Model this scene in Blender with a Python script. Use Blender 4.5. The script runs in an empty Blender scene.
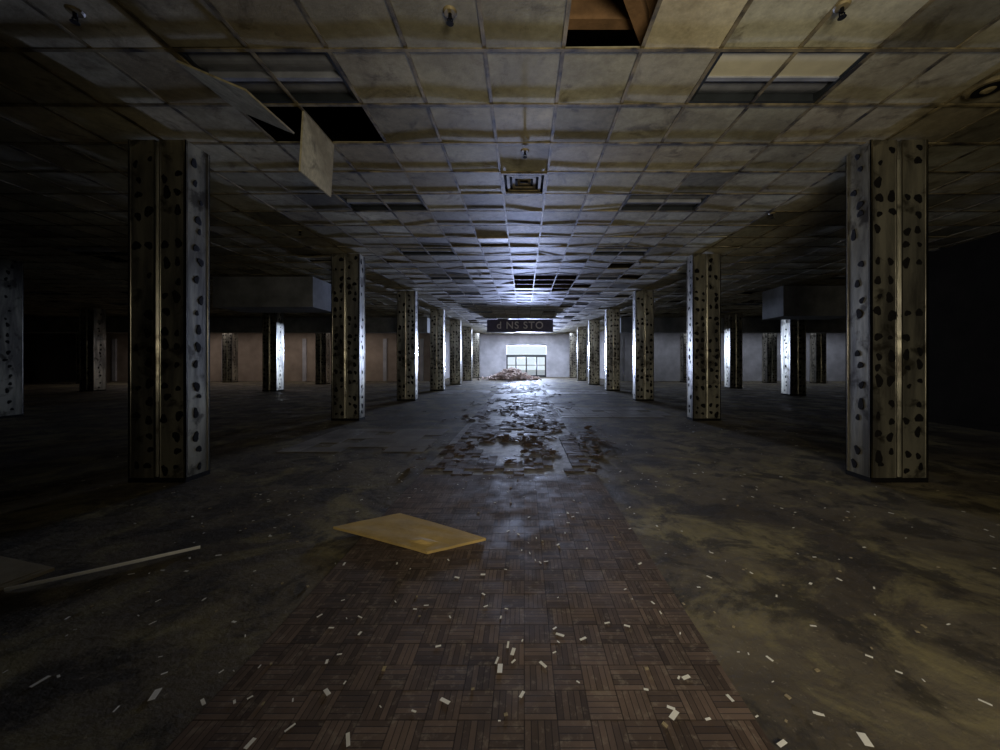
import bpy, math, random
from mathutils import Vector, Matrix, noise, Euler
random.seed(7)
R=random.random
def U(a,b): return a+(b-a)*R()
scene=bpy.context.scene
CH=1.31; CZ=3.74
# ---------------- materials ----------------
def newmat(name):
    m=bpy.data.materials.new(name); m.use_nodes=True
    nt=m.node_tree; b=nt.nodes['Principled BSDF']
    return m,nt,b
def N(nt,t,**k):
    n=nt.nodes.new(t)
    for a,v in k.items(): setattr(n,a,v)
    return n
def mixc(nt,fac,a,b,mode='MIX'):
    n=N(nt,'ShaderNodeMix',data_type='RGBA',blend_type=mode)
    for s,v in ((0,fac),(6,a),(7,b)):
        if isinstance(v,(int,float)): n.inputs[s].default_value=v
        elif isinstance(v,tuple): n.inputs[s].default_value=(*v,1) if len(v)==3 else v
        else: nt.links.new(v,n.inputs[s])
    return n.outputs[2]
def noi(nt,vec,scale,detail=5,rough=.6,dist=0):
    n=N(nt,'ShaderNodeTexNoise'); n.inputs['Scale'].default_value=scale; n.inputs['Detail'].default_value=detail
    n.inputs['Roughness'].default_value=rough; n.inputs['Distortion'].default_value=dist
    nt.links.new(vec,n.inputs['Vector']); return n.outputs['Fac']
def ramp(nt,fac,a,b):
    n=N(nt,'ShaderNodeMapRange'); n.inputs[1].default_value=a; n.inputs[2].default_value=b
    nt.links.new(fac,n.inputs[0]); return n.outputs[0]
def mth(nt,op,a,b=None,c=None):
    n=N(nt,'ShaderNodeMath',operation=op)
    for i,v in enumerate((a,b,c)):
        if v is None: continue
        if isinstance(v,(int,float)): n.inputs[i].default_value=v
        else: nt.links.new(v,n.inputs[i])
    return n.outputs[0]
def bump(nt,b,h,s,d=.01):
    n=N(nt,'ShaderNodeBump'); n.inputs['Strength'].default_value=s; n.inputs['Distance'].default_value=d
    nt.links.new(h,n.inputs['Height']); nt.links.new(n.outputs[0],b.inputs['Normal'])
def ocoord(nt): return N(nt,'ShaderNodeTexCoord').outputs['Object']
def simple(name,col,rough=.6,metal=0,var=.35,scale=6,bs=.2,col2=None,spec=.5):
    m,nt,b=newmat(name); o=ocoord(nt); f=noi(nt,o,scale)
    f=ramp(nt,f,.35,.68)
    c2=col2 or tuple(c*(1-var) for c in col)
    nt.links.new(mixc(nt,f,c2,col),b.inputs['Base Color'])
    b.inputs['Roughness'].default_value=rough; b.inputs['Metallic'].default_value=metal; b.inputs['Specular IOR Level'].default_value=spec
    if bs: bump(nt,b,noi(nt,o,scale*6),bs)
    return m
# ceiling tile
def mk_tile():
    m,nt,b=newmat('ceiling_tile'); o=ocoord(nt)
    at=N(nt,'ShaderNodeAttribute',attribute_name='tint')
    big=ramp(nt,noi(nt,o,.9,6,.7),.42,.62); fine=ramp(nt,noi(nt,o,14,6,.7),.3,.7)
    st=ramp(nt,noi(nt,o,3.1,7,.65,.6),.55,.66)
    c=mixc(nt,big,(.44,.39,.26),(.72,.67,.48))
    c=mixc(nt,mth(nt,'MULTIPLY',st,.65),c,(.13,.10,.06))
    c=mixc(nt,.55,c,mixc(nt,fine,(.35,.35,.35),(1,1,1)),'MULTIPLY')
    c=mixc(nt,1.0,c,at.outputs['Color'],'MULTIPLY')
    nt.links.new(c,b.inputs['Base Color'])
    b.inputs['Roughness'].default_value=.62; b.inputs['Specular IOR Level'].default_value=.35
    bump(nt,b,noi(nt,o,60,4),.35,.004)
    return m
M_tile=mk_tile()
M_tbar=simple('grid_metal',(.36,.29,.15),.6,.1,.55,5,0,(.03,.024,.018))
# floor
def mk_floor():
    m,nt,b=newmat('floor_concrete'); o=ocoord(nt)
    a=ramp(nt,noi(nt,o,.55,7,.65,.4),.40,.62)
    c=mixc(nt,a,(.065,.053,.040),(.17,.145,.10))
    g=ramp(nt,noi(nt,o,1.1,8,.7,1.0),.49,.62)
    c=mixc(nt,mth(nt,'MULTIPLY',g,.65),c,(.28,.245,.12))
    d=ramp(nt,noi(nt,o,2.3,8,.7,.5),.49,.58)
    c=mixc(nt,mth(nt,'MULTIPLY',d,.82),c,(.032,.027,.022))
    s=ramp(nt,noi(nt,o,38,4,.7),.60,.70)
    c=mixc(nt,mth(nt,'MULTIPLY',s,.5),c,(.32,.28,.21))
    nt.links.new(c,b.inputs['Base Color'])
    r=N(nt,'ShaderNodeMapRange'); r.inputs[1].default_value=.35; r.inputs[2].default_value=.65; r.inputs[3].default_value=.5; r.inputs[4].default_value=.9
    nt.links.new(noi(nt,o,1.7,6,.6),r.inputs[0]); nt.links.new(r.outputs[0],b.inputs['Roughness'])
    b.inputs['Specular IOR Level'].default_value=.25
    bump(nt,b,noi(nt,o,12,8,.7),.6,.025)
    return m
M_floor=mk_floor()
S=.12
def mk_parq():
    m,nt,b=newmat('parquet_wood'); o=ocoord(nt)
    sx=N(nt,'ShaderNodeSeparateXYZ'); nt.links.new(o,sx.inputs[0])
    x=mth(nt,'DIVIDE',sx.outputs[0],S); y=mth(nt,'DIVIDE',sx.outputs[1],S)
    fx=mth(nt,'FLOOR',x); fy=mth(nt,'FLOOR',y)
    par=mth(nt,'FLOORED_MODULO',mth(nt,'ADD',fx,fy),2.0)
    rx=mth(nt,'FRACT',x); ry=mth(nt,'FRACT',y)
    mx=N(nt,'ShaderNodeMix',data_type='FLOAT'); nt.links.new(par,mx.inputs[0]); nt.links.new(rx,mx.inputs[2]); nt.links.new(ry,mx.inputs[3])
    s=mth(nt,'MULTIPLY',mx.outputs[0],5.0); si=mth(nt,'FLOOR',s); sf=mth(nt,'FRACT',s)
    cb=N(nt,'ShaderNodeCombineXYZ'); nt.links.new(fx,cb.inputs[0]); nt.links.new(fy,cb.inputs[1]); nt.links.new(si,cb.inputs[2])
    wn=N(nt,'ShaderNodeTexWhiteNoise'); nt.links.new(cb.outputs[0],wn.inputs[0])
    cb2=N(nt,'ShaderNodeCombineXYZ'); nt.links.new(fx,cb2.inputs[0]); nt.links.new(fy,cb2.inputs[1])
    wn2=N(nt,'ShaderNodeTexWhiteNoise'); nt.links.new(cb2.outputs[0],wn2.inputs[0])
    v=mth(nt,'ADD',mth(nt,'MULTIPLY',wn.outputs[0],.75),mth(nt,'MULTIPLY',wn2.outputs[0],.25))
    c=mixc(nt,v,(.055,.038,.031),(.175,.125,.100))
    c=mixc(nt,ramp(nt,noi(nt,o,1.3,7,.7),.42,.60),c,mixc(nt,.5,c,(.038,.031,.027)))
    w=ramp(nt,noi(nt,o,22,6,.7),.54,.66)
    c=mixc(nt,mth(nt,'MULTIPLY',w,.5),c,(.26,.22,.18))
    g1=mth(nt,'LESS_THAN',sf,.14)
    e=mth(nt,'MAXIMUM',mth(nt,'LESS_THAN',rx,.03),mth(nt,'LESS_THAN',ry,.03))
    gap=mth(nt,'MAXIMUM',mth(nt,'MULTIPLY',g1,.75),mth(nt,'MULTIPLY',e,.5))
    c=mixc(nt,gap,c,(.014,.011,.009))
    nt.links.new(c,b.inputs['Base Color'])
    r=N(nt,'ShaderNodeMapRange'); r.inputs[1].default_value=.35; r.inputs[2].default_value=.65; r.inputs[3].default_value=.5; r.inputs[4].default_value=.85
    nt.links.new(noi(nt,o,3,6,.6),r.inputs[0]); nt.links.new(r.outputs[0],b.inputs['Roughness'])
    b.inputs['Specular IOR Level'].default_value=.25
    h=mth(nt,'SUBTRACT',mth(nt,'MULTIPLY',wn.outputs[0],.4),gap)
    bump(nt,b,h,.5,.003)
    return m
M_parq=mk_parq()
def mk_col(name,f=1):
    m,nt,b=newmat(name); o=ocoord(nt)
    mp=N(nt,'ShaderNodeMapping'); mp.inputs['Scale'].default_value=(3,3,.5); nt.links.new(o,mp.inputs[0])
    a=ramp(nt,noi(nt,mp.outputs[0],1.4,6,.6,.3),.38,.60)
    c=mixc(nt,a,(.22*f,.21*f,.185*f),(.70*f,.67*f,.54*f))
    d=ramp(nt,noi(nt,o,4,6,.6,.4),.54,.64)
    c=mixc(nt,mth(nt,'MULTIPLY',d,.75),c,(.05*f,.04*f,.03*f))
    nt.links.new(c,b.inputs['Base Color'])
    b.inputs['Metallic'].default_value=.85; b.inputs['Roughness'].default_value=.31
    bump(nt,b,noi(nt,mp.outputs[0],3,3),.3)
    return m
M_col=mk_col('galvanised_panel'); M_col_shade=mk_col('galvanised_panel_shaded',.35)  # second one: same panel with shade put into its base colour
M_trim=simple('bright_metal_trim',(.75,.75,.74),.2,1.0,.4,3,.05)
M_black=simple('black_mastic',(.006,.005,.005),.9,0,.4,20,.3,spec=.2)
M_board=simple('yellow_foam_board',(.56,.40,.15),.8,0,.3,5,.25)
M_tan=simple('tan_board',(.36,.30,.19),.8,0,.3,4,.2)
M_white=simple('white_plastic',(.9,.9,.88),.6,0,.15,8,0)
M_wall=simple('wall_plaster',(.60,.60,.63),.8,0,.35,1.2,.1)
M_wallw=simple('wall_plaster_tan',(.46,.37,.29),.8,0,.35,1.0,.1)
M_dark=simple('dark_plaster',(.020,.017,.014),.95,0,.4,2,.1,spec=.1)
M_soff=simple('soffit_plaster',(.30,.31,.32),.7,0,.45,2,.1)
M_wood=simple('rough_timber',(.30,.17,.08),.8,0,.5,5,.4)
M_deckwood=simple('dark_timber',(.06,.045,.03),.9,0,.5,5,.4)  # darker timber tone for the joists further back
M_lens=simple('fixture_diffuser',(.36,.38,.44),.25,0,.35,5,.1)
M_lens2=simple('fixture_reflector',(.85,.80,.62),.35,0,.2,4,.1)
M_rub=simple('rubble_chunks',(.85,.70,.64),.85,0,.6,3,.4)
M_sign=simple('sign_board_purple',(.12,.11,.23),.5,0,.3,4,.05)
M_letter=simple('sign_letter',(.9,.9,1.0),.5,0,.2,4,0)
M_vinyl=simple('vinyl_floor_tile',(.30,.29,.29),.5,0,.6,1.8,.3,spec=.4)
M_glue=simple('adhesive_bed',(.40,.39,.40),.6,0,.75,5,.6,spec=.3)
M_frame=simple('door_frame_metal',(.06,.07,.08),.4,.5,.3,5,0)
M_pave=simple('outdoor_paving',(.5,.5,.5),.8,0,.3,2,.1)
# ---------------- mesh builder ----------------
class MB:
    def __init__(s): s.v=[];s.f=[];s.m=[];s.c=[]
    def quad(s,pts,mi=0,c=(1,1,1)):
        i=len(s.v); s.v+= [tuple(p) for p in pts]; s.f.append(tuple(range(i,i+len(pts)))); s.m.append(mi); s.c.append(c)
    def box(s,a,b,mi=0,c=(1,1,1),M=None):
        (x0,y0,z0),(x1,y1,z1)=a,b
        P=[Vector(p) for p in ((x0,y0,z0),(x1,y0,z0),(x1,y1,z0),(x0,y1,z0),(x0,y0,z1),(x1,y0,z1),(x1,y1,z1),(x0,y1,z1))]
        if M: P=[M@p for p in P]
        i=len(s.v); s.v+=[tuple(p) for p in P]
        for f in ((0,3,2,1),(4,5,6,7),(0,1,5,4),(1,2,6,5),(2,3,7,6),(3,0,4,7)):
            s.f.append(tuple(i+k for k in f)); s.m.append(mi); s.c.append(c)
    def cyl(s,c,r0,r1,h,n=14,mi=0,M=None):
        i=len(s.v)
        for z,r in ((0,r0),(h,r1)):
            for k in range(n):
                p=Vector((c[0]+r*math.cos(k*math.tau/n),c[1]+r*math.sin(k*math.tau/n),c[2]+z))
                if M: p=M@p
                s.v.append(tuple(p))
        for k in range(n):
            s.f.append((i+k,i+(k+1)%n,i+n+(k+1)%n,i+n+k)); s.m.append(mi); s.c.append((1,1,1))
        s.f.append(tuple(i+k for k in reversed(range(n)))); s.m.append(mi); s.c.append((1,1,1))
        s.f.append(tuple(i+n+k for k in range(n))); s.m.append(mi); s.c.append((1,1,1))
    def obj(s,name,mats,loc=(0,0,0),col=False,bevel=0):
        me=bpy.data.meshes.new(name); me.from_pydata(s.v,[],s.f)
        for mm in mats: me.materials.append(mm)
        me.polygons.foreach_set('material_index',s.m)
        if col:
            a=me.attributes.new('tint','FLOAT_COLOR','FACE')
            fl=[]
            for c in s.c: fl+= [c[0],c[1],c[2],1]
            a.data.foreach_set('color',fl)
        me.update()
        o=bpy.data.objects.new(name,me); o.location=loc; scene.collection.objects.link(o)
        return o
def TR(loc,rot): return Matrix.Translation(loc)@Euler(rot).to_matrix().to_4x4()
T=.61
XL,XR=-30.2,30.2; YB,YF=-5.7,32.0
# ---------------- ceiling ----------------
fix=[]
for k in range(0,12):
    for xc in (-2.135,2.135): fix.append((xc,2.84+2.44*k))
fixcells=set()
def cell(x,y): return (round(x/T), math.floor((y-.40)/T+1e-3))
for xc,y in fix:
    fixcells.add(cell(xc-T/2,y+.1)); fixcells.add(cell(xc+T/2,y+.1))
side=[]
for xc in (-9.455,9.455,-16.775,16.775):
    for k in range(0,9):
        side.append((xc,2.84+2.44*k)); 
for xc,y in side:
    fixcells.add(cell(xc-T/2,y+.1)); fixcells.add(cell(xc+T/2,y+.1))
missing=set()
missing.add(cell(.61,2.5)); missing.add(cell(.61,2.0))
missing.add(cell(-2.44,3.6)); missing.add(cell(-1.83,3.6))
for (a,b) in ((0,10.3),(1,10.3),(2,10.3),(0,10.9),(1,10.9),(2,10.9),(1,11.5),(2,11.5),(0,11.5),(2,12.1),(3,11.5)): missing.add((a,cell(0,b+.1)[1]))
vent=cell(0,4.8); 
tiles=MB()
i0=-49; i1=49; j0=-10; j1=51
for i in range(i0,i1+1):
    for j in range(j0,j1+1):
        if (i,j) in fixcells or (i,j) in missing or (i,j)==vent: continue
        x=i*T; y=.40+(j+.5)*T
        far=max(0,min(1,(y-5)/6))
        if y>7.5 and R()<.004+.035*far*(1 if abs(x)<9 else .3): continue
        nz=noise.noise(Vector((x*.35,y*.35,3)))
        v=.85+.3*nz+U(-.17,.17)
        if R()<.09: v*=.5
        w=U(-.04,.04)
        tint=(v*(1+w),v,v*(1-w))
        tl=(.006+.026*far)
        rx=random.gauss(0,tl); ry=random.gauss(0,tl)
        if y>6 and R()<.03: rx+=U(-.18,.18); 
        M=TR((x,y,CZ+.012),(rx,ry,0))
        h=T/2-.006
        tiles.box((-h,-h,0),(h,h,.016),0,tint,M)
tiles.obj('ceiling',[M_tile],col=True)
g=MB()
for i in range(i0,i1+2):
    x=i*T-T/2; g.box((x-.015,YB,CZ-.004),(x+.015,YF,CZ+.006))
for j in range(j0,j1+2):
    y=.40+j*T; g.box((XL,y-.015,CZ-.006),(XR,y+.015,CZ+.004))
g.obj('ceiling_grid',[M_tbar])
g=MB(); g.box((XL,YB,4.7),(XR,YF,4.8)); g.obj('roof_deck',[M_dark])
# joists
g=MB()
for y in [2.05,2.80]+[8+1.2*k for k in range(18)]:
    g.box((-8,y-.045,3.90),(8,y+.045,4.16),0 if y<5 else 1)
g.box((-.6,-.05,0),(.9,.05,.12),0,(1,1,1),TR((.72,2.5,3.84),(0,0,1.0)))
g.obj('ceiling_joists',[M_wood,M_deckwood])
# fixtures
def fixture(xc,y0,halfbright,name='fluorescent_light_fixture'):
    b=MB(); w=T-.016; d=T-.02
    t=.03
    b.box((-w,0,0),(w,t,.09),1); b.box((-w,d-t,0),(w,d,.09),1)
    b.box((-w,t,0),(-w+t,d-t,.09),1); b.box((w-t,t,0),(w,d-t,.09),1)
    b.box((-w,0,.09),(w,d,.11),1)
    b.box((-w+t,d/2-.02,-.004),(w-t,d/2+.02,.09),0)
    for s,(ya,yb) in enumerate(((t,d/2-.02),(d/2+.02,d-t))):
        n=8
        for k in range(n):
            a0=k/n;a1=(k+1)/n
            z0=.05-.035*math.sin(a0*math.pi)+(.02 if s else 0); z1=.05-.035*math.sin(a1*math.pi)+(.02 if s else 0)
            if s==0 and halfbright: z0=z1=.01
            b.quad([(-w+t,ya+(yb-ya)*a0,z0),(-w+t,ya+(yb-ya)*a1,z1),(w-t,ya+(yb-ya)*a1,z1),(w-t,ya+(yb-ya)*a0,z0)],2 if (s==0 and halfbright) else 0)
    o=b.obj(name,[M_lens,M_frame,M_lens2],(xc,y0+.01,CZ+.008))
    return o
for k,(xc,y) in enumerate(fix): fixture(xc,y,xc>0 and y<3)
for (xc,y) in side: fixture(xc,y,False)
b=MB(); b.box((-.009,0,-.58),(.009,.56,0),0,(1.0,.97,.9)); o=b.obj('hanging_ceiling_tile',[M_tile],(-2.13,3.52,CZ-.008),col=True); o.rotation_euler=(0,.06,0)
b=MB(); b.box((-.30,-.30,0),(.30,.30,.016),0,(.9,.85,.7)); o=b.obj('slipped_ceiling_tile',[M_tile],(-2.50,3.22,CZ-.13),col=True); o.rotation_euler=(.05,.40,.0)
# air vent
b=MB(); h=.298
for k in range(4):
    r=h-.07*k; z=-.012+.012*k
    for (a,c) in (((-r,-r,z),(r,-r+.035,z+.012)),((-r,r-.035,z),(r,r,z+.012)),((-r,-r+.035,z),(-r+.035,r-.035,z+.012)),((r-.035,-r+.035,z),(r,r-.035,z+.012))): b.box(a,c)
b.box((-h,-h,.04),(h,h,.05),1)
b.obj('air_vent',[M_tbar,M_black],(0,4.67+.305,CZ-.004))
def sprinkler(px,py,n='sprinkler_head'):
    d=365*2.40/(362-py); x=(px-524)*d/365
    b=MB(); b.cyl((0,0,-.01),.04,.05,.014,18,0); b.cyl((0,0,-.045),.012,.012,.04,10,1)
    b.box((-.020,-.004,-.070),(-.015,.004,-.04),1); b.box((.015,-.004,-.070),(.020,.004,-.04),1)
    b.box((-.020,-.004,-.045),(.020,.004,-.04),1)
    b.cyl((0,0,-.076),.026,.022,.006,14,1)
    b.obj(n,[M_tbar,M_black],(x,d,CZ-.006))
for p in ((450,16),(842,10),(75,15),(525,153),(480,274),(640,262),(300,232),(772,215)): sprinkler(*p)
b=MB()
b.cyl((0,0,-.02),.13,.15,.025,26,0); b.cyl((0,0,-.026),.10,.10,.006,24,1); b.cyl((0,0,-.04),.03,.05,.014,16,0)
b.obj('ceiling_speaker',[M_tbar,M_black],((988-524)*3.22/365,3.22,CZ-.006))
# ---------------- floor ----------------
b=MB(); b.box((XL,YB,-.1),(XR,YF,0)); b.obj('floor',[M_floor])
b=MB(); b.box((-1.2,4.2,0),(.84,31.9,.002)); b.obj('aisle_adhesive_bed',[M_glue])
b=MB()
for i in range(-10,7):
    for j in range(-36,262):
        x=(i+.5)*S; y=(j+.5)*S
        if y>4.2:
            n=noise.noise(Vector((x*.9,y*.45,1)))+.35*noise.noise(Vector((x*3,y*2.2,5)))
            thr=.30 if y<4.5 else .0
            if n>thr or R()<.06 or (4.2<y<4.44 and R()<.8): continue
        tl=.002 if y<4.2 else .02
        M=TR((x,y,.008),(random.gauss(0,tl),random.gauss(0,tl),0))
        b.box((-S/2+.0005,-S/2+.0005,-.006),(S/2-.0005,S/2-.0005,.006+(U(0,.006) if y>4.2 else 0)),0,(1,1,1),M)
b.obj('parquet_aisle',[M_parq])
# loose parquet pieces
b=MB()
for k in range(1100):
    if k<420: y=random.gauss(6.2,.9); x=random.gauss(-.05,.5)
    elif k<600: y=random.gauss(9.5,1.6); x=random.gauss(-.2,.7)
    else: y=U(4.4,22); x=U(-1.7,1.5)
    if y<4.35: continue
    cl=noise.noise(Vector((x*1.3,y*1.1,7)))
    if cl<0.02: continue
    hgt=.014+.03*R()*max(0,cl*3)
    w=random.choice((.055,.035,.012,.012)); l=random.choice((.06,.06,.055,.05))
    b.box((-w,-l,-.004),(w,l,.004),0,(1,1,1),TR((x,y,hgt),(random.gauss(0,.14),random.gauss(0,.14),U(0,6.28))))
b.obj('loose_parquet_debris',[M_parq])
# vinyl cross-aisle
b=MB()
def patch(x0,x1,y0,y1,q):
    s=.305
    for i in range(int((x1-x0)/s)):
        for j in range(int((y1-y0)/s)):
            x=x0+i*s;y=y0+j*s
            if noise.noise(Vector((x*.7,y*.7,9)))>q or R()<.06: continue
            b.box((0.002,0.002,0),(s-.002,s-.002,.004+U(0,.003)),0,(1,1,1),TR((x,y,0.001),(random.gauss(0,.003),random.gauss(0,.003),0)))
patch(-3.6,-1.25,5.3,7.4,.25); patch(.9,3.7,8.6,10.6,.25); patch(-3.6,-1.3,14.8,17,.2); patch(1.0,3.7,14.8,17,.2)
b.obj('vinyl_tile_flooring',[M_vinyl])
# chips
def gp(px,py,z=0):
    d=365*(CH-z)/(py-362); return ((px-524)*d/365,d)
b=MB()
pts=[(865,740,1.3),(500,672,1),(497,664,.8),(543,668,1),(560,638,.8),(674,719,1),(671,712,.6),(686,681,1),(445,705,1),(348,744,1),(155,695,1.3),(40,682,1.4),(327,696,.9),(508,648,.9),(513,655,.8),(627,629,.8),(583,642,.7),(203,706,.8),(290,732,.7),(457,580,.7),(483,577,.7),(640,566,.6),(250,748,.8),(782,748,.9),(820,715,.6),(730,702,.7),(565,535,.6),(450,620,.5),(360,620,.6),(415,612,.5)]
chips=[(*gp(x,y),s) for x,y,s in pts]
for k in range(620):
    y=1.3+6.5*R()**1.2; x=random.gauss(-.3,1.9) if R()<.65 else U(-5,5)
    if (abs(abs(x)-4.03)<.4 and 3.9<y<4.4) or (x<-2.8 and y<2.9): continue
    chips.append((x,y,U(.2,.7)))
for x,y,s in chips:
    if -1.5<x<-.2 and 2.4<y<3.1: continue
    l=.022*s*U(.8,1.2); w=.007*s*U(.7,1.5)
    b.box((-l,-w,0),(l,w,.001),0,(1,1,1),TR((x,y,.0155 if -1.25<x<.9 else .002),(U(-.03,.03),U(-.03,.03),U(0,3.14))))
b.obj('scattered_tile_chips',[M_white])
b=MB()
for k in range(500):
    y=1+8*R(); x=U(-5.5,5.5); r=U(.004,.010)
    if x<-2.6 and y<2.8: continue
    if -1.5<x<-.2 and 2.4<y<3.1: continue
    if (abs(abs(x)-4.03)<.4 and (3.9<y<4.4 or 8<y<8.6)): continue
    b.box((-r,-r*.7,0),(r,r*.7,r*.4),0,(1,1,1),TR((x,y,.015 if -1.25<x<.9 else .003),(U(-.1,.1),U(-.1,.1),U(0,3.14))))
b.obj('scattered_grit',[M_tan])
# yellow board
bm_pts=[(-1.48,2.83),(-1.05,3.085),(-.275,2.64),(-.65,2.45)]
b=MB()
nx,ny=24,12
def lerp2(u,v):
    a,bq,c,d=[Vector(p) for p in bm_pts]
    return (a*(1-u)*(1-v)+d*u*(1-v)+c*u*v+bq*(1-u)*v)
def zz(u,v): return .016+.006*math.sin(u*2.6)+.003*noise.noise(Vector((u*4,v*4,2)))+(.028*math.exp(-((u-.80)**2+(v-.28)**2)/.003))
for layer in (0,1):
    for i in range(nx):
        for j in range(ny):
            q=[]
            for (u,v) in ((i,j),(i+1,j),(i+1,j+1),(i,j+1)):
                p=lerp2(u/nx,v/ny); q.append((p.x,p.y,zz(u/nx,v/ny)+(.0 if layer==0 else .018)))
            b.quad(q if layer else q[::-1])
for (A,B) in (((0,0),(1,0)),((1,0),(1,1)),((1,1),(0,1)),((0,1),(0,0))):
    for k in range(16):
        q=[]
        for t_ in (k/16,(k+1)/16):
            u=A[0]+(B[0]-A[0])*t_; v=A[1]+(B[1]-A[1])*t_; p=lerp2(u,v); q.append((p.x,p.y,zz(u,v)))
        b.quad([q[0],q[1],(q[1][0],q[1][1],q[1][2]+.018),(q[0][0],q[0][1],q[0][2]+.018)])
b.obj('yellow_foam_panel',[M_board])
# strip
cu=bpy.data.curves.new('trim_strip','CURVE'); cu.dimensions='3D'; sp=cu.splines.new('POLY'); n=12; sp.points.add(n-1)
for k in range(n):
    t_=k/(n-1); x=-2.96+(.69)*t_; y=2.08+.48*t_-.03*math.sin(t_*math.pi); sp.points[k].co=(x,y,.012+.008*math.sin(t_*3),1)
cu.extrude=.006; cu.bevel_depth=.005; cu.bevel_resolution=2
o=bpy.data.objects.new('fallen_trim_strip',cu); cu.materials.append(M_white); scene.collection.objects.link(o)
b=MB(); b.box((-.5,-.3,0),(.5,.3,.02)); b.box((-.47,-.27,.02),(.47,.27,.024))
o=b.obj('fallen_ceiling_panel',[M_tan],(-3.50,2.12,.003)); o.rotation_euler=(0,0,-.25)
# ---------------- columns ----------------
def blob(b,c,ax,nrm,r):
    up=Vector((0,0,1)); n=10; i=len(b.v); ph=U(0,6)
    el=U(.9,1.5); pts=[]
    for k in range(n):
        a=k*math.tau/n; rr=r*(1+.18*math.sin(2*a+ph)+.14*math.sin(3*a+ph*2))
        p=c+ax*(math.cos(a)*rr)+up*(math.sin(a)*rr*el)+nrm*.001; pts.append(p)
    top=[c+(p-c)*.8+nrm*.003 for p in pts]
    b.v+=[tuple(p) for p in pts+top]
    for k in range(n):
        b.f.append((i+k,i+(k+1)%n,i+n+(k+1)%n,i+n+k)); b.m.append(2); b.c.append((1,1,1))
    b.f.append(tuple(i+n+k for k in range(n))); b.m.append(2); b.c.append((1,1,1))
def column(x,y,W=.62,D=.30,H=CZ-.012,spots=True,name='support_column',mat=None):
    b=MB(); w=W/2; d=D/2
    b.box((-w+.03,-d+.03,.0),(w-.03,d-.03,H),0)
    b.box((-w-.004,-d-.004,0),(w+.004,d+.004,.05),2)
    for s in (-1,1):
        for (xa,xb) in ((-w+.022,-.035),(.035,w-.022)):
            y0,y1=sorted((s*d,s*(d-.03)));  b.box((xa,y0,.045),(xb,y1,H),0)
        for gx in (-.030,.030):
            y0,y1=sorted((s*(d+.004),s*(d-.03))); b.box((gx-.005,y0,.045),(gx+.005,y1,H),1)
        x0,x1=sorted((s*w,s*(w-.03))); b.box((x0,-d+.022,.045),(x1,d-.022,H),0)
        for s2 in (-1,1):
            x0,x1=sorted((s*(w+.004),s*(w-.022))); y0,y1=sorted((s2*(d+.004),s2*(d-.004))); b.box((x0,y0,.045),(x1,y1,H),1)
            x0,x1=sorted((s*(w+.004),s*(w-.004))); y0,y1=sorted((s2*(d+.004),s2*(d-.022))); b.box((x0,y0,.045),(x1,y1,H),1)
    if spots:
        z=.16
        while z<H-.10:
            for s in (-1,1):
                for base in (-w/2,w/2):
                    for off in (-.065,.065):
                        if R()<.70: blob(b,Vector((base+off+U(-.02,.02),s*d,z+U(-.04,.04))),Vector((1,0,0)),Vector((0,s,0)),U(.026,.050))
                if R()<.8: blob(b,Vector((s*w,U(-.06,.06),z+U(-.04,.04))),Vector((0,1,0)),Vector((s,0,0)),U(.026,.046))
            z+=U(.14,.22)
    return b.obj(name,[mat or M_col,M_trim,M_black],(x,y,0))
ys=[4.12,8.3,12.5,16.85,21.3,25.8,30.2]
for y in ys:
    for x in (-3.99,4.08): column(x,y)
for x,y in ((-12.45,8.6),(-11.4,16.6),(-19.6,16.6),(-12.0,21.8),(-19,23.6),(-27,22.5),(10.7,14.5),(10.55,18.4),(10.6,23.8),(15.6,23.2),(18.2,22.6)):
    column(x,y,.62,.5,mat=M_col_shade if y<10 else None)  # nearest outer column takes the panel with shade in its colour
# ---------------- walls ----------------
def wall(name,a,b_,m):
    b=MB(); b.box(a,b_); return b.obj(name,[m])
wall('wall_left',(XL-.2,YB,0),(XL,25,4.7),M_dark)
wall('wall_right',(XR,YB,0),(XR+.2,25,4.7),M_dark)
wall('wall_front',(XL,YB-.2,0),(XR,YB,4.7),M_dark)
wall('wall_back_left',(XL,25,0),(-6.2,25.2,4.7),M_wallw)
wall('wall_back_right',(6.2,25,0),(XR,25.2,4.7),M_wall)
wall('wall_return_left',(-6.4,25.2,0),(-6.2,32,4.7),M_wall)
wall('wall_return_right',(6.2,25.2,0),(6.4,32,4.7),M_wall)
b=MB(); b.box((-6.2,32,0),(-1.55,32.2,4.7)); b.box((1.95,32,0),(6.2,32.2,4.7)); b.box((-1.55,32,2.85),(1.95,32.2,4.7)); b.obj('wall_back',[M_wall])
b=MB()
for x in (-28,-25.5,-23,-20.5,-17.5,-15,-12,-9.5,-7):
    b.box((x-.12,24.9,0),(x+.12,25,2.9))
b.obj('trim_1',[M_wall])
b=MB()
for x in (7,9,12,14.5,17,20,23,26):
    b.box((x-.12,24.9,0),(x+.12,25,2.9))
b.obj('trim_2',[M_wall])
wall('bulkhead_left',(XL,19.6,2.9),(-5.2,20.2,CZ-.045),M_soff)
wall('bulkhead_right',(5.2,19.6,2.9),(XR,20.2,CZ-.045),M_soff)
wall('dropped_soffit',(-8.7,10.2,2.85),(-5.9,11.4,CZ-.045),M_soff)
wall('dropped_soffit',(8.1,11.4,2.75),(10.4,12.4,CZ-.045),M_soff)
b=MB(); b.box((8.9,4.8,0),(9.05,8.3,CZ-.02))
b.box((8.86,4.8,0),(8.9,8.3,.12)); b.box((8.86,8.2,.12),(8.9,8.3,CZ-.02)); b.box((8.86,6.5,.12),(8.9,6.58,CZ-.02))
b.obj('partition_wall',[M_dark])
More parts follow.
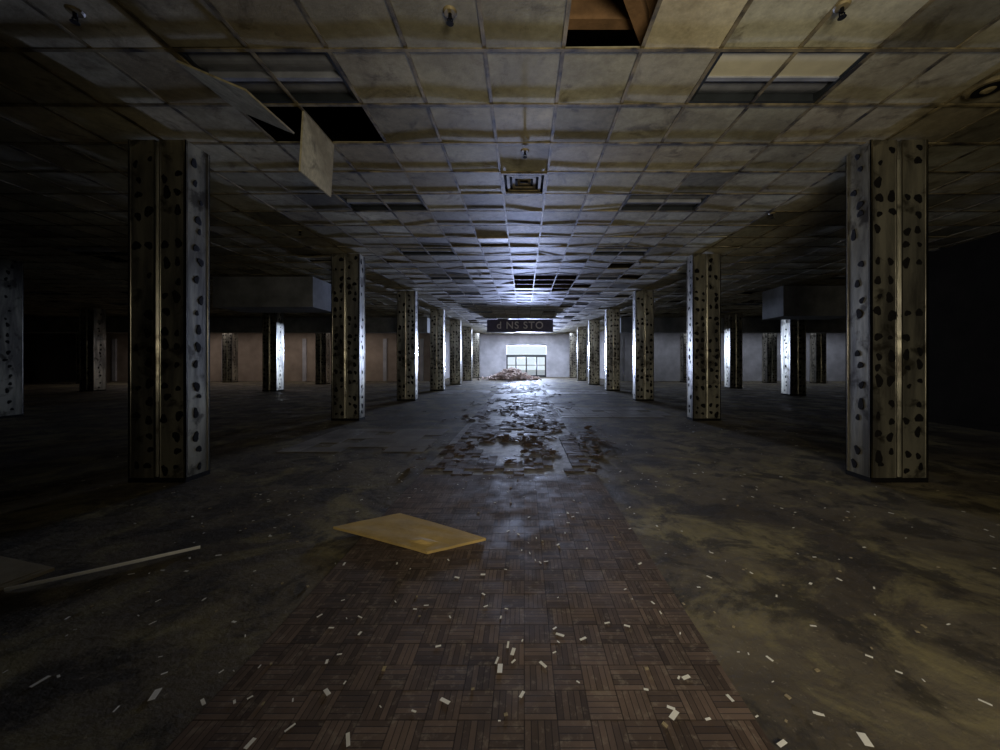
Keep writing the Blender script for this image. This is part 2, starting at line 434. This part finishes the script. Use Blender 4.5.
# doors
b=MB()
x0,x1=-1.55,1.95; zt=2.85
def fr(a,c,mi=0): b.box(a,c,mi)
for x in (x0+.06,-.70,.2,1.1,x1-.06): fr((x-.06,32.03,0),(x+.06,32.14,1.8))
fr((x0,32.03,zt-.08),(x1,32.12,zt)); fr((x0,32.03,1.74),(x1,32.15,1.94)); fr((x0,32.03,0),(x1,32.12,.16))
fr((x0,32.03,1.0),(x1,32.12,1.06))
b.obj('door_1',[M_frame])
wall('outdoor_ground',(-12,32.2,-.1),(12,60,0),M_pave)
# sign
b=MB(); b.box((-1.865,-.05,-.34),(1.865,.05,.34)); b.box((-1.90,-.06,-.37),(1.90,.06,-.34),1); b.box((-1.90,-.06,.34),(1.90,.06,.355),1)
sg=b.obj('hanging_store_sign',[M_sign,M_frame],(-.225,20.6,3.36))
tc=bpy.data.curves.new('lettering','FONT'); tc.body='d NS STO'; tc.size=.56; tc.align_x='CENTER'; tc.align_y='CENTER'; tc.extrude=.01; tc.space_character=1.15; tc.offset=.008
to=bpy.data.objects.new('lettering',tc); tc.materials.append(M_letter); scene.collection.objects.link(to)
to.parent=sg; to.location=(0,-.065,0); to.rotation_euler=(math.pi/2,0,0)
# rubble pile
b=MB()
for k in range(800):
    r=abs(random.gauss(0,.42)); a=U(0,6.28); x=-.9+2.3*r*math.cos(a); y=26.8+1.3*r*math.sin(a)
    if abs(x+.9)>2.6: continue
    h=.75*math.exp(-(r*r)/.35)*R()
    s=U(.04,.18)
    b.box((-s,-s*.7,-s*.3),(s,s*.7,s*.3),0,(1,1,1),TR((x,y,h+.06),(U(-.8,.8),U(-.8,.8),U(0,6))))
b.obj('rubble_pile',[M_rub])
# ---------------- lights ----------------
def area(name,loc,rot,sx,sy,p,col,spread=180):
    l=bpy.data.lights.new(name,'AREA'); l.shape='RECTANGLE'; l.size=sx; l.size_y=sy; l.energy=p; l.color=col; l.spread=math.radians(spread)
    o=bpy.data.objects.new(name,l); o.location=loc; o.rotation_euler=rot; scene.collection.objects.link(o); return o
H=math.pi/2
area('entrance_daylight',(1.0,-1.0,1.9),(H,0,-.05),1.5,1.3,56,(1,.88,.64),112)
area('exterior_daylight',(.2,32.4,2.38),(-H-.06,0,0),3.4,.8,750,(.58,.70,1),110)
area('exit_fill',(0,28.5,3.68),(0,0,0),8,3,520,(.66,.75,1))  # added fill, no such opening overhead; brightens the exit walls, floor and rubble
l=bpy.data.lights.new('ceiling_fill_spot','SPOT'); l.energy=44000; l.color=(.50,.60,1); l.spot_size=math.radians(38); l.spot_blend=1; l.shadow_soft_size=.6  # added spot outside the doors, no such lamp there; washes the hall ceiling
o=bpy.data.objects.new('ceiling_fill_spot',l); o.location=(.2,36,1.0); o.rotation_euler=(-H-.25,0,0); scene.collection.objects.link(o)
area('side_fill_left',(-17,23.0,3.4),(0,0,0),16,1,95,(1,.88,.85))  # added fill for the left back wall, no daylight opening there
area('side_fill_right',(15,23.0,3.4),(0,0,0),14,1,110,(.78,.84,1))  # cooler added fill, lifts the right back wall; no opening above it
w=bpy.data.worlds.new('w'); scene.world=w; w.use_nodes=True
w.node_tree.nodes['Background'].inputs[0].default_value=(.78,.9,1,1); w.node_tree.nodes['Background'].inputs[1].default_value=1.0
# ---------------- camera ----------------
cd=bpy.data.cameras.new('camera'); cd.sensor_width=36; cd.lens=365/1000*36; cd.shift_x=-.024; cd.shift_y=-.013; cd.clip_start=.05
co=bpy.data.objects.new('camera',cd); co.location=(0,0,CH); co.rotation_euler=(H,0,0); scene.collection.objects.link(co); scene.camera=co
scene.view_settings.view_transform='Standard'
